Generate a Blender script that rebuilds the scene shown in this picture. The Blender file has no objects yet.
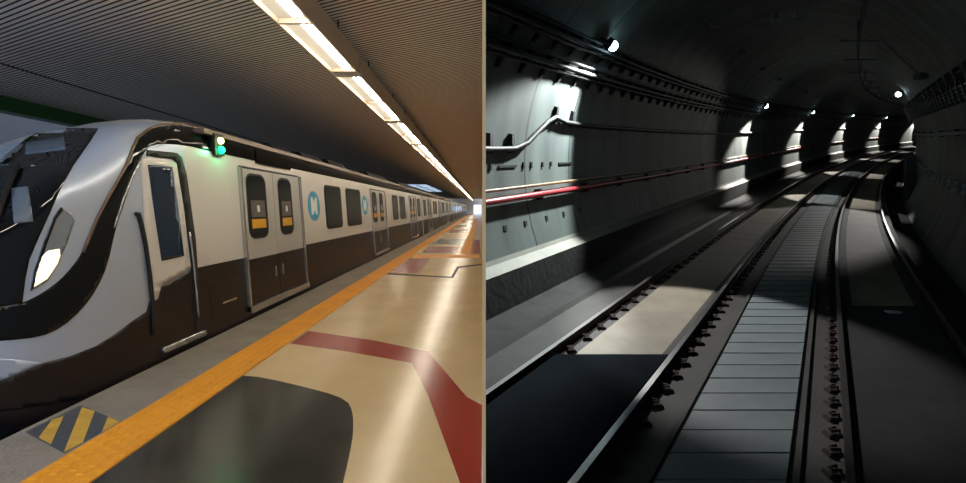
import bpy, bmesh, math, random
from mathutils import Vector, Matrix
from mathutils.geometry import delaunay_2d_cdt
from mathutils.bvhtree import BVHTree

random.seed(7)
SC = bpy.context.scene
COL = SC.collection
R = math.radians
CZ = 1.6                       # eye height above the platform

# ------------------------------------------------------------------ camera
cd = bpy.data.cameras.new('camera')
cam = bpy.data.objects.new('camera', cd)
COL.objects.link(cam)
cam.location = (0, 0, CZ)
cam.rotation_euler = (R(90), 0, 0)
cd.sensor_fit = 'HORIZONTAL'
cd.sensor_width = 36
cd.lens = 480 / 966 * 36
cd.shift_y = -33.5 / 966
cd.clip_start = 0.05
cd.clip_end = 400
SC.camera = cam

# ------------------------------------------------------------------ world, exposure
w = bpy.data.worlds.new('world')
SC.world = w
w.use_nodes = True
bgn = w.node_tree.nodes['Background']
bgn.inputs[0].default_value = (0.55, 0.72, 1.0, 1)
bgn.inputs[1].default_value = 2.1
vs = SC.view_settings
vs.view_transform = 'Standard'
vs.look = 'None'
vs.gamma = 1
vs.use_curve_mapping = False
vs.exposure = 0.0

TUBE_W = 46.0          # strength of the platform tubes
DIFF_W = 0.55           # strength of the lit diffusers
SPOT_W = 600.0         # power of a tunnel lamp
FILL_W = 40.0          # power of the added bluish fill spot in the tunnel


# ------------------------------------------------------------------ helpers
def lin(c):
    return tuple(((v / 255) / 12.92 if v / 255 <= 0.04045 else ((v / 255 + 0.055) / 1.055) ** 2.4) for v in c)


def mat(name, rgb, rough=0.5, metal=0.0, var=0.0, vscale=3.0, bump=0.0, bscale=30.0, emit=None, estr=0.0, spec=0.5, coat=0.0, rvar=0.0):
    m = bpy.data.materials.new(name)
    m.use_nodes = True
    nt = m.node_tree
    b = nt.nodes['Principled BSDF']
    c = lin(rgb)
    b.inputs['Base Color'].default_value = (*c, 1)
    b.inputs['Roughness'].default_value = rough
    b.inputs['Metallic'].default_value = metal
    b.inputs['Specular IOR Level'].default_value = spec
    b.inputs['Coat Weight'].default_value = coat
    b.inputs['Coat Roughness'].default_value = 0.05
    if emit is not None:
        b.inputs['Emission Color'].default_value = (*lin(emit), 1)
        b.inputs['Emission Strength'].default_value = estr
    if var > 0 or bump > 0 or rvar > 0:
        tc = nt.nodes.new('ShaderNodeTexCoord')
        if var > 0 or rvar > 0:
            n = nt.nodes.new('ShaderNodeTexNoise')
            n.inputs['Scale'].default_value = vscale
            n.inputs['Detail'].default_value = 5
            n.inputs['Roughness'].default_value = 0.62
            nt.links.new(tc.outputs['Object'], n.inputs['Vector'])
        if var > 0:
            r = nt.nodes.new('ShaderNodeValToRGB')
            r.color_ramp.elements[0].position = 0.3
            r.color_ramp.elements[1].position = 0.7
            r.color_ramp.elements[0].color = (*[v * (1 - var) for v in c], 1)
            r.color_ramp.elements[1].color = (*[min(1, v * (1 + var)) for v in c], 1)
            nt.links.new(n.outputs['Fac'], r.inputs['Fac'])
            nt.links.new(r.outputs['Color'], b.inputs['Base Color'])
        if rvar > 0:
            mr = nt.nodes.new('ShaderNodeMapRange')
            mr.inputs['To Min'].default_value = max(0.02, rough - rvar)
            mr.inputs['To Max'].default_value = min(1, rough + rvar)
            nt.links.new(n.outputs['Fac'], mr.inputs['Value'])
            nt.links.new(mr.outputs['Result'], b.inputs['Roughness'])
        if bump > 0:
            n2 = nt.nodes.new('ShaderNodeTexNoise')
            n2.inputs['Scale'].default_value = bscale
            n2.inputs['Detail'].default_value = 4
            bp = nt.nodes.new('ShaderNodeBump')
            bp.inputs['Strength'].default_value = bump
            bp.inputs['Distance'].default_value = 0.02
            nt.links.new(tc.outputs['Object'], n2.inputs['Vector'])
            nt.links.new(n2.outputs['Fac'], bp.inputs['Height'])
            nt.links.new(bp.outputs['Normal'], b.inputs['Normal'])
    return m


def link(name, bm, mats, parent=None, smooth=False, solid=0.0):
    me = bpy.data.meshes.new(name)
    bmesh.ops.recalc_face_normals(bm, faces=bm.faces)
    if smooth:
        for f in bm.faces:
            f.smooth = True
    bm.to_mesh(me)
    bm.free()
    if not isinstance(mats, (list, tuple)):
        mats = [mats]
    for m in mats:
        me.materials.append(m)
    o = bpy.data.objects.new(name, me)
    COL.objects.link(o)
    if parent is not None:
        o.parent = parent
        o.matrix_parent_inverse = Matrix.Translation(-Vector(parent.location))
    if solid > 0:
        s = o.modifiers.new('thickness', 'SOLIDIFY')
        s.thickness = solid
        s.offset = -1
    return o


def tag(o, label, cat, group=None):
    o['label'] = label
    o['category'] = cat
    if group:
        o['group'] = group
    return o


def empty(name, loc, label, cat, group=None):
    o = bpy.data.objects.new(name, None)
    o.empty_display_size = 0.2
    COL.objects.link(o)
    o.location = loc
    return tag(o, label, cat, group)


def struct(name, bm, m, label=None, smooth=False):
    o = link(name, bm, m, None, smooth)
    o['kind'] = 'structure'
    if label:
        o['label'] = label
    return o


def copy_tree(o, delta, label=None, group=None, parent=None):
    c = o.copy()
    COL.objects.link(c)
    if parent is None:
        c.location = Vector(o.location) + Vector(delta)
        if label:
            c['label'] = label
        if group:
            c['group'] = group
    else:
        c.parent = parent
        c.matrix_parent_inverse = o.matrix_parent_inverse.copy()
    for ch in list(o.children):
        copy_tree(ch, delta, parent=c)
    return c


def box(bm, p0, p1, mi=0):
    x0, y0, z0 = p0
    x1, y1, z1 = p1
    v = [bm.verts.new(p) for p in ((x0, y0, z0), (x1, y0, z0), (x1, y1, z0), (x0, y1, z0), (x0, y0, z1), (x1, y0, z1), (x1, y1, z1), (x0, y1, z1))]
    for q in ((0, 3, 2, 1), (4, 5, 6, 7), (0, 1, 5, 4), (1, 2, 6, 5), (2, 3, 7, 6), (3, 0, 4, 7)):
        f = bm.faces.new([v[i] for i in q])
        f.material_index = mi


def hexa(bm, pts, mi=0):
    """8 points: bottom ring of four, top ring of four"""
    v = [bm.verts.new(p) for p in pts]
    for q in ((0, 3, 2, 1), (4, 5, 6, 7), (0, 1, 5, 4), (1, 2, 6, 5), (2, 3, 7, 6), (3, 0, 4, 7)):
        f = bm.faces.new([v[i] for i in q])
        f.material_index = mi


def tube(bm, pts, r, n=8, mi=0):
    pts = [Vector(p) for p in pts]
    rings = []
    for i, p in enumerate(pts):
        a = pts[max(i - 1, 0)]
        b = pts[min(i + 1, len(pts) - 1)]
        d = (b - a).normalized()
        up = Vector((0, 0, 1)) if abs(d.z) < 0.9 else Vector((1, 0, 0))
        s = d.cross(up).normalized()
        t = s.cross(d)
        rings.append([bm.verts.new(p + r * (math.cos(2 * math.pi * k / n) * s + math.sin(2 * math.pi * k / n) * t)) for k in range(n)])
    for i in range(len(rings) - 1):
        for k in range(n):
            f = bm.faces.new((rings[i][k], rings[i][(k + 1) % n], rings[i + 1][(k + 1) % n], rings[i + 1][k]))
            f.material_index = mi
            f.smooth = True
    for rg in (rings[0], rings[-1]):
        f = bm.faces.new(rg)
        f.material_index = mi


def ball(bm, c, r, sz=(1, 1, 1), u=14, v=9, mi=0):
    g = bmesh.ops.create_uvsphere(bm, u_segments=u, v_segments=v, radius=r)
    for q in g['verts']:
        q.co = Vector((q.co.x * sz[0], q.co.y * sz[1], q.co.z * sz[2])) + Vector(c)
        for f in q.link_faces:
            f.material_index = mi
            f.smooth = True


def floor_px(x, y):
    Y = 480 * CZ / (y - 208)
    return ((x - 483) / 480 * Y, Y)


def inside(p, poly):
    x, y = p
    r = False
    j = len(poly) - 1
    for i in range(len(poly)):
        xi, yi = poly[i]
        xj, yj = poly[j]
        if (yi > y) != (yj > y) and x < (xj - xi) * (y - yi) / (yj - yi) + xi:
            r = not r
        j = i
    return r


def chaikin(p, n=2):
    for _ in range(n):
        q = []
        for i in range(len(p)):
            a, b = p[i], p[(i + 1) % len(p)]
            q.append((0.75 * a[0] + 0.25 * b[0], 0.75 * a[1] + 0.25 * b[1]))
            q.append((0.25 * a[0] + 0.75 * b[0], 0.25 * a[1] + 0.75 * b[1]))
        p = q
    return p


# ------------------------------------------------------------------ materials
M = {}
M['concrete_kerb'] = mat('concrete_kerb', (136, 124, 112), 0.75, var=0.22, vscale=2.5, bump=0.25)
M['kerb_dark'] = mat('kerb_dark', (62, 60, 60), 0.8, var=0.15)
M['cream'] = mat('terrazzo_cream', (212, 180, 130), 0.2, var=0.07, vscale=1.2, rvar=0.05, spec=.35)
M['red'] = mat('terrazzo_red', (158, 52, 36), 0.2, var=0.06, vscale=2, rvar=0.05, spec=.35)
M['grey'] = mat('terrazzo_grey', (46, 45, 38), 0.2, var=0.4, vscale=1.8, rvar=0.08, spec=.4)
M['joint'] = mat('floor_joint', (60, 48, 40), 0.7, spec=.1)
M['tactile'] = mat('tactile_yellow', (232, 150, 24), 0.55, var=0.1, vscale=2.0)
M['hazard_y'] = mat('hazard_yellow', (205, 158, 62), 0.6, var=0.15, vscale=8)
M['hazard_k'] = mat('hazard_black', (70, 72, 78), 0.6, var=0.15, vscale=6)
M['ballast'] = mat('ballast', (36, 32, 29), 0.95, var=0.5, vscale=14, bump=1.0, bscale=20)
M['rib'] = mat('ceiling_rib', (246, 232, 214), 0.55, var=0.04)
M['rib_gap'] = mat('ceiling_gap', (84, 74, 66), 0.8)
M['seam'] = mat('ceiling_seam', (30, 28, 28), 0.8)
M['beam'] = mat('beam_green', (44, 96, 44), 0.35)
M['pale'] = mat('wall_pale', (98, 95, 92), 0.7, var=0.06)
M['divider'] = mat('added_divider_tan', (214, 172, 116), 0.6)
M['added_divider_face'] = mat('added_divider_face', (138, 140, 132), 0.5)
M['housing'] = mat('luminaire_housing', (205, 184, 164), 0.5)
M['lampdark'] = mat('luminaire_dark', (46, 36, 30), 0.6)
M['diffuser'] = mat('diffuser', (96, 94, 84), 0.4, emit=(255, 240, 212), estr=DIFF_W)
M['tube'] = mat('tube', (255, 250, 235), 0.4, emit=(255, 244, 222), estr=TUBE_W)
M['white'] = mat('train_white', (220, 214, 208), 0.34, coat=0.25)
M['silver_skylit'] = mat('train_silver_skylit', (190, 200, 218), 0.42, metal=0.35, coat=0.1)  # bluish daylight put into the base colour of the silver nose
M['door'] = mat('door_grey', (182, 180, 176), 0.35)
M['brown'] = mat('train_brown', (40, 32, 30), 0.32, spec=0.3)
M['black'] = mat('train_black', (10, 11, 14), 0.1, spec=0.4)
M['rubber'] = mat('rubber', (20, 19, 19), 0.6)
M['glass'] = mat('dark_glass', (10, 15, 22), 0.04, spec=0.5)
M['cab_glass'] = mat('cab_glass', (30, 46, 66), 0.05)  # bluish reflection of the cab window put into its base colour
M['chrome'] = mat('chrome', (190, 188, 184), 0.25, metal=0.8)
M['roof'] = mat('roof_grey', (13, 12, 12), 0.7)
M['gutter'] = mat('gutter', (104, 80, 62), 0.4)
M['lens'] = mat('lens', (128, 134, 142), 0.15, coat=0.5)
M['lamp_on'] = mat('headlamp', (255, 250, 230), 0.3, emit=(255, 238, 190), estr=1.5)
M['green_on'] = mat('signal_green', (20, 200, 90), 0.3, emit=(10, 255, 110), estr=9)
M['amber_on'] = mat('signal_white', (255, 240, 200), 0.3, emit=(255, 225, 130), estr=7)
M['blue'] = mat('logo_blue', (64, 158, 196), 0.4)
M['logo_white'] = mat('logo_white', (236, 238, 238), 0.4)
M['orange'] = mat('door_orange', (226, 164, 40), 0.5)
M['poster'] = mat('door_poster', (92, 84, 80), 0.5)
M['seat'] = mat('seat_pale', (96, 106, 118), 0.4)
M['steel'] = mat('rail_steel', (150, 150, 150), 0.28, metal=0.9)
M['rust'] = mat('rail_rust', (50, 38, 33), 0.85, var=0.3, vscale=6)
M['underframe'] = mat('underframe', (30, 28, 28), 0.7)


# =================================================================== LEFT: the platform
def LX(lx, Y):
    return lx - 0.00625 * Y


def vert_poly_slab(bm, lx0, lx1, Y0, Y1, z0, z1, n=1, mi=0):
    for i in range(n):
        a = Y0 + (Y1 - Y0) * i / n
        b = Y0 + (Y1 - Y0) * (i + 1) / n
        hexa(bm, [(LX(lx0, a), a, z0), (LX(lx1, a), a, z0), (LX(lx1, b), b, z0), (LX(lx0, b), b, z0),
                  (LX(lx0, a), a, z1), (LX(lx1, a), a, z1), (LX(lx1, b), b, z1), (LX(lx0, b), b, z1)], mi)


YE = 132.0
# floor with its coloured fields
grey = chaikin([floor_px(*p) for p in [(60, 483), (150, 430), (228, 375), (240, 375.5), (262, 377), (322, 391), (347, 400), (353, 412), (353.5, 432), (349, 458), (340, 495), (300, 560), (30, 560)]], 1)
redp = [floor_px(*p) for p in [(308, 331), (372, 340), (428, 351.5), (467, 397), (484, 405), (484, 520), (472, 520), (460, 483), (428, 395), (412, 363), (350, 352), (290, 343.5)]]
fr = [floor_px(*p) for p in [(389.5, 272.5), (407, 258.5), (429.5, 258.5), (420, 273)]]
jt = [floor_px(*p) for p in [(384, 274.4), (453, 278.2), (459, 268), (483, 265), (483, 263.6), (457, 266.6), (451, 276.6), (386, 273)]]


def fq(lx0, lx1, Y0, Y1):
    return [(LX(lx0, Y0), Y0), (min(LX(lx1, Y0), -0.012), Y0), (min(LX(lx1, Y1), -0.012), Y1), (LX(lx0, Y1), Y1)]


fields = [(grey, 2), (redp, 1), (fr, 1), (jt, 3), (fq(-2.2, -0.02, 15.4, 16.5), 4), (fq(-0.72, -0.34, 16.7, 70), 4),
          (fq(-2.1, -0.8, 17.2, 20), 1), (fq(-2.1, -0.8, 21, 25), 2), (fq(-0.3, -0.02, 16.8, 24), 1), (fq(-2.1, -0.8, 31, 36), 1), (fq(-2.1, -0.8, 40, 46), 2), (fq(-2.1, -0.8, 54, 60), 1)]
fx0, fx1 = -2.27, -0.006
vco = [(LX(fx0, -6), -6), (fx1, -6), (fx1, YE), (LX(fx0, YE), YE)]
eds = [(0, 1), (1, 2), (2, 3), (3, 0)]
outer = list(vco)
for poly, mi in fields:
    s = len(vco)
    pp = []
    for x, y in poly:
        x = min(max(x, LX(fx0, y) + 0.004), fx1 - 0.003)
        pp.append((x, y))
    poly[:] = pp
    vco += pp
    eds += [(s + i, s + (i + 1) % len(pp)) for i in range(len(pp))]
out = delaunay_2d_cdt([Vector(v) for v in vco], eds, [], 0, 1e-5)
bm = bmesh.new()
vv = [bm.verts.new((p.x, p.y, 0)) for p in out[0]]
for f in out[2]:
    c = (sum(out[0][i].x for i in f) / len(f), sum(out[0][i].y for i in f) / len(f))
    mi = 0
    for poly, k in fields:
        if inside(c, poly):
            mi = k
            break
    try:
        ff = bm.faces.new([vv[i] for i in f])
        ff.material_index = mi
    except ValueError:
        pass
bmesh.ops.recalc_face_normals(bm, faces=bm.faces)
for f in bm.faces:
    if f.normal.z < 0:
        f.normal_flip()
g = bmesh.ops.extrude_face_region(bm, geom=bm.faces[:])
for q in g['geom']:
    if isinstance(q, bmesh.types.BMVert):
        q.co.z = -0.25
struct('floor', bm, [M['cream'], M['red'], M['grey'], M['joint'], M['tactile']], 'polished cream platform floor with red and grey fields')

# platform edge: coping slab and its face
bm = bmesh.new()
for i in range(0, 66):
    a = -6 + i * 2.1
    vert_poly_slab(bm, -3.30, -2.67, a + 0.004, a + 2.096, -0.18, 0.0)
    vert_poly_slab(bm, -3.295, -2.68, a + 2.096, a + 2.104, -0.18, -0.004, mi=1)
struct('trim_1', bm, [M['concrete_kerb'], M['kerb_dark']], 'grey concrete coping along the platform edge')
bm = bmesh.new()
vert_poly_slab(bm, -3.18, -2.95, -6, YE, -1.5, -0.18)
struct('wall_platform_edge', bm, M['kerb_dark'])

# yellow tactile strip
bm = bmesh.new()
vert_poly_slab(bm, -2.67, -2.27, -6, YE, -0.2, 0.008)
y = 2.3
while y < 14:
    for j in range(5):
        lx = -2.63 + j * 0.08
        yy = y + (0.045 if j % 2 else 0)
        x = LX(lx, yy)
        hexa(bm, [(x - .025, yy - .028, .008), (x + .025, yy - .028, .008), (x + .025, yy + .028, .008), (x - .025, yy + .028, .008),
                  (x - .014, yy - .016, .014), (x + .014, yy - .016, .014), (x + .014, yy + .016, .014), (x - .014, yy + .016, .014)])
    y += 0.09
tag(link('tactile_strip', bm, M['tactile']), 'yellow tactile warning strip running along the platform edge', 'tactile strip')

# hazard marking on the coping
bm = bmesh.new()


def flat_poly(bm, px, z0, z1, mi):
    pts = [floor_px(*p) for p in px]
    lo = [bm.verts.new((p[0], p[1], z0)) for p in pts]
    hi = [bm.verts.new((p[0], p[1], z1)) for p in pts]
    n = len(pts)
    for f in [hi] + [(lo[i], lo[(i + 1) % n], hi[(i + 1) % n], hi[i]) for i in range(n)]:
        bm.faces.new(f).material_index = mi


hz = lambda *pp: [(x / 3.927, 360 + y / 3.927) for x, y in pp]
flat_poly(bm, hz((100, 282), (318, 178), (472, 243), (252, 368)), 0.0, 0.002, 0)
flat_poly(bm, hz((152, 306), (205, 235), (250, 222), (200, 332)), 0.002, 0.0035, 1)
flat_poly(bm, hz((250, 364), (322, 186), (372, 202), (325, 326)), 0.002, 0.0035, 1)
flat_poly(bm, hz((400, 284), (424, 224), (470, 244)), 0.002, 0.0035, 1)
tag(link('hazard_marking', bm, [M['hazard_k'], M['hazard_y']]), 'black and yellow striped floor marking on the concrete platform edge', 'floor marking')

# track pit
bm = bmesh.new()
vert_poly_slab(bm, -16.5, -3.18, -6, YE, -1.75, -1.42)
struct('floor_pit', bm, M['ballast'])
bm = bmesh.new()
for i in range(1500):
    yy = random.uniform(2.6, 7.0)
    x = LX(random.uniform(-7.5, -3.25), yy)
    r = random.uniform(0.03, 0.065)
    if min(abs(x + 4.2), abs(x + 5.95)) < .2:
        continue
    g = bmesh.ops.create_icosphere(bm, subdivisions=1, radius=r)
    for q in g['verts']:
        q.co = Vector((q.co.x * random.uniform(.8, 1.3) + x, q.co.y * random.uniform(.8, 1.3) + yy, q.co.z * 0.8 - 1.41))
o = tag(link('ballast_stones', bm, M['ballast']), 'dark loose ballast stones on the track bed under the train', 'ballast')
o['kind'] = 'stuff'


def rail_profile_mesh(bm, pts, flip=False):
    """pts: list of rail-top centres; flat-bottom rail profile, head gets material 0"""
    prof = [(-.036, 0), (.036, 0), (.036, -.035), (.012, -.05), (.012, -.125), (.07, -.14), (.07, -.155), (-.07, -.155), (-.07, -.14), (-.012, -.125), (-.012, -.05), (-.036, -.035)]
    rings = []
    for p in pts:
        rings.append([bm.verts.new((p[0] + a, p[1], p[2] + b)) for a, b in prof])
    n = len(prof)
    for i in range(len(rings) - 1):
        for k in range(n):
            f = bm.faces.new((rings[i][k], rings[i][(k + 1) % n], rings[i + 1][(k + 1) % n], rings[i + 1][k]))
            f.material_index = 0 if k == 0 else 1
    bm.faces.new(rings[0])
    bm.faces.new(rings[-1])


for lx, lab in ((-4.2, 'steel rail under the train on the platform side'), (-5.95, 'steel rail under the train on the far side')):
    bm = bmesh.new()
    rail_profile_mesh(bm, [(LX(lx, a), a, -1.25) for a in (-6, 20, 60, YE)])
    tag(link('rail', bm, [M['steel'], M['rust']]), lab, 'rail')

# ceiling: ribs run across the platform, skewed like the photograph's
ZC = CZ + 2.45
bm = bmesh.new()
pitch = 0.0856
yy = -0.5
k = -1.985                      # dX per dY along a rib
XL, XR = -10.6, -0.008


def rib_face(bm, y0, z0, y1, z1, mi):
    # y0,y1 at lx = 0; shifts with X by 1/k
    pts = []
    for (x, yb, z) in ((XR, y0, z0), (XR, y1, z1)):
        pts.append((x, yb + x / k, z))
    for (x, yb, z) in ((XL, y1, z1), (XL, y0, z0)):
        pts.append((x, yb + x / k, z))
    bm.faces.new([bm.verts.new(p) for p in pts]).material_index = mi


while yy < YE:
    a = pitch * 0.66
    rib_face(bm, yy, ZC, yy + a, ZC, 0)
    rib_face(bm, yy + a, ZC, yy + a, ZC + 0.035, 1)
    rib_face(bm, yy + a, ZC + 0.035, yy + pitch, ZC + 0.05, 1)
    rib_face(bm, yy + pitch, ZC + 0.035, yy + pitch, ZC, 1)
    yy += pitch
box(bm, (XL - .4, 1.5, ZC + 0.12), (XR, YE, ZC + 0.3), 1)
struct('ceiling', bm, [M['rib'], M['rib_gap']], 'ribbed metal slat ceiling over platform and train')
bm = bmesh.new()
vert_poly_slab(bm, -8.13, -8.08, -5, YE, ZC - 0.012, ZC + 0.04)
struct('trim_2', bm, M['seam'], 'dark seam along the ribbed ceiling')
bm = bmesh.new()
vert_poly_slab(bm, -10.75, -10.4, -5, YE, ZC - 0.32, ZC + 0.06)
struct('beam_1', bm, M['beam'], 'green beam along the far edge of the ceiling')
bm = bmesh.new()
vert_poly_slab(bm, -16.5, -16.0, 2, YE, -1.7, ZC + 1.6)
struct('wall_left', bm, M['pale'], 'pale wall on the far side of the train')
# skylight in the far ceiling above the train
for n, (ya, yb) in enumerate(((50, 56), (57.5, 63.5), (65, 71))):
    bm = bmesh.new()
    vert_poly_slab(bm, -7.6, -5.6, ya, yb, ZC - 0.03, ZC - 0.01)
    vert_poly_slab(bm, -6.7, -6.55, ya, yb, ZC - 0.06, ZC - 0.03, mi=1)
    o = struct('window_%d' % (n + 1), bm, [mat('skylight_%d' % n, (200, 215, 230), 0.4, emit=(190, 215, 245), estr=0.9), M['seam']], 'pale skylight panel in the ceiling above the train')

# far end of the platform, with a gateway to the daylight
bm = bmesh.new()
box(bm, (-17, 134, -2), (-2.6, 134.4, ZC + 1.5))
box(bm, (-2.6, 134, CZ + .9), (-0.004, 134.4, ZC + 1.5))
box(bm, (-.5, 134, 0), (-0.004, 134.4, CZ + .9))
struct('wall_far', bm, M['housing'], 'end wall with a bright gateway at the far end of the platform')

# partition added between the two places to keep their light apart
bm = bmesh.new()
box(bm, (-0.0007, 0.45, -4.5), (0.0026, YE, 9.0))
box(bm, (-0.0007, -6, -4.5), (0.0026, -0.25, 9.0))  # unseen rear part, added against light leaking past the camera
for f in bm.faces:
    if abs(f.calc_center_median().y - 0.45) > 0.01:
        f.material_index = 1
struct('light_partition', bm, [M['divider'], M['added_divider_face']], 'thin tan partition added between the platform and the tunnel to keep their light apart')

# ------------------------------------------------------------------ platform luminaires
ORD = ['nearest', 'second', 'third', 'fourth', 'fifth', 'sixth', 'seventh', 'eighth']
LZ0, LZ1 = CZ + 1.98, CZ + 2.26
la, lb = -2.19, -1.78


def luminaire(Y0, L, label, group):
    root = empty('ceiling_luminaire', (LX(-1.98, Y0), Y0, LZ0), label, 'ceiling light', group)
    Y1 = Y0 + L
    bm = bmesh.new()
    vert_poly_slab(bm, la, lb, Y0, Y1, LZ0 + 0.12, LZ1)
    vert_poly_slab(bm, la, la + 0.025, Y0, Y1, LZ0, LZ0 + 0.12)
    vert_poly_slab(bm, lb - 0.025, lb, Y0, Y1, LZ0, LZ0 + 0.12)
    for a in (Y0, Y1 - 0.1):
        vert_poly_slab(bm, la + .025, lb - .025, a, a + 0.1, LZ0 + 0.01, LZ0 + 0.12)
    link('housing', bm, M['housing'], root)
    mid = (Y0 + Y1) / 2
    for a, b in ((Y0 + 0.12, mid - 0.04), (mid + 0.04, Y1 - 0.12)):
        bm = bmesh.new()
        vert_poly_slab(bm, la + 0.03, lb - 0.03, a, b, LZ0 + 0.055, LZ0 + 0.07)
        link('diffuser', bm, M['diffuser'], root)
        for t in (-1.95, -1.88):
            bm = bmesh.new()
            tube(bm, [(LX(t, a + 0.08), a + 0.08, LZ0 + 0.035), (LX(t, b - 0.08), b - 0.08, LZ0 + 0.035)], 0.016, 8)
            link('tube', bm, M['tube'], root)
    bm = bmesh.new()
    vert_poly_slab(bm, la + 0.03, lb - 0.03, mid - 0.02, mid + 0.02, LZ0 + 0.0, LZ0 + 0.06)
    link('divider', bm, M['housing'], root)
    for a in (Y0 + 0.8, Y1 - 0.8):
        bm = bmesh.new()
        tube(bm, [(LX(-1.86, a), a, LZ1 - 0.01), (LX(-1.86, a), a, ZC + 0.02)], 0.012, 6)
        link('hanger_rod', bm, M['lampdark'], root)
    return root


L0 = None
for i in range(31):
    ya = -0.75 + 3.98 * i
    if i == 0:
        lab = 'ceiling light trough overhead, nearest and cut off by the top of the picture'
        L0 = luminaire(ya, 3.86, lab, 'ceiling lights in a row above the platform')
    else:
        names = ['', 'first whole long lit ceiling trough above the platform', 'second whole ceiling light trough along the row', 'third whole ceiling light trough along the row',
                 'fourth whole ceiling light trough along the row', 'fifth whole ceiling light trough along the row']
        lab = names[i] if i < len(names) else 'small lit ceiling trough in the distant part of the row'
        copy_tree(L0, (-0.00625 * 3.98 * i, 3.98 * i, 0), lab, 'ceiling lights in a row above the platform')


# ------------------------------------------------------------------ the train
def train_pt(u, wv, z):
    """u along, wv across from the platform side, z from eye level"""
    lx0 = -(3.36 + 0.075 * (z + 1.4))
    Y = u + 0.585 * wv
    return Vector((lx0 - 1.16 * wv - 0.00625 * Y, Y, z + CZ))


def SP(Y, z, o=0.0):
    return Vector((-(3.36 + 0.075 * (z + 1.4)) - 0.00625 * Y + o, Y, z + CZ))


half = [(1.4, -1.9), (0.25, -1.9), (0.07, -1.84), (0.0, -1.7)]
half += [(0.0, -1.7 + 2.45 * i / 22) for i in range(1, 23)]
half += [(0.008, .83), (0.03, .92), (0.075, 1.0), (0.16, 1.08), (0.3, 1.14), (0.5, 1.185), (0.9, 1.225), (1.4, 1.24)]
prof = half + [(2.8 - a, b) for a, b in reversed(half[1:-1])]


def interp(x, tab):
    if x <= tab[0][0]:
        return tab[0][1]
    for (a, b), (c, d) in zip(tab, tab[1:]):
        if x <= c:
            t = (x - a) / (c - a)
            t2 = t * t * (3 - 2 * t)
            return b + (d - b) * (0.5 * t + 0.5 * t2)
    return tab[-1][1]


UT, UF = 2.75, 5.05
ZT = [(2.75, -0.75), (3.0, -0.45), (3.5, 0.0), (4.15, 0.45), (5.1, 0.98), (5.7, 1.16), (6.4, 1.24)]
ZB = [(2.75, -1.35), (3.2, -1.62), (3.8, -1.82), (4.4, -1.9)]


def section(u):
    s = min(max((u - UT) / (UF - UT), 0), 1)
    g = (1 - (1 - s) ** 2.6) ** (1 / 2.6)
    zt, zb = interp(u, ZT), interp(u, ZB)
    r = []
    for a, z in prof:
        wv = 1.4 + (a - 1.4) * max(g, 0.02)
        zz = zb + (z + 1.9) / 3.14 * (zt - zb)
        r.append(train_pt(u, wv, zz))
    return r


def loft(secs, cap0=True, cap1=True):
    bm = bmesh.new()
    rings = [[bm.verts.new(p) for p in s] for s in secs]
    n = len(rings[0])
    for i in range(len(rings) - 1):
        for j in range(n):
            bm.faces.new((rings[i][j], rings[i][(j + 1) % n], rings[i + 1][(j + 1) % n], rings[i + 1][j])).smooth = True
    if cap0:
        bm.faces.new(rings[0])
    if cap1:
        bm.faces.new(rings[-1])
    return bm


CAR_END = 28.35
train = empty('train_car', (LX(-5, 6), 6, -1.42), 'white and dark brown leading metro car with a sloping black windscreen', 'train', 'cars of the metro train')
us = [UT + 0.004 + (UF - UT) * (1 - math.cos(math.pi / 2 * i / 26)) for i in range(27)] + [5.2 + 0.1 * i for i in range(13)] + [8, 12, 16, 20, 24, CAR_END]
bm = loft([section(u) for u in us])
bm.normal_update()
BV = BVHTree.FromBMesh(bm)
for f in bm.faces:
    c = f.calc_center_median()
    if c.z - CZ > 1.07 and c.y > 6.3:
        f.material_index = 1
    elif c.y < 5.72:
        f.material_index = 2  # whole nose takes the paint with daylight in its colour
LOWK = {k for k, (a, z) in enumerate(prof) if z < -1.45}
bm.verts.index_update()
for f in bm.faces:
    if len(f.verts) == 4 and all((v.index % len(prof)) in LOWK for v in f.verts):
        f.material_index = 3
link('body_shell', bm, [M['white'], M['roof'], M['silver_skylit'], M['brown']], train)
CAMP = Vector((0, 0, CZ))


def ray(x, y):
    d = Vector((x - 483, 480, 208 - y)).normalized()
    h, n, i, dist = BV.ray_cast(CAMP, d)
    if h is None:
        return None
    if n.dot(d) > 0:
        n = -n
    return h, n


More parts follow.
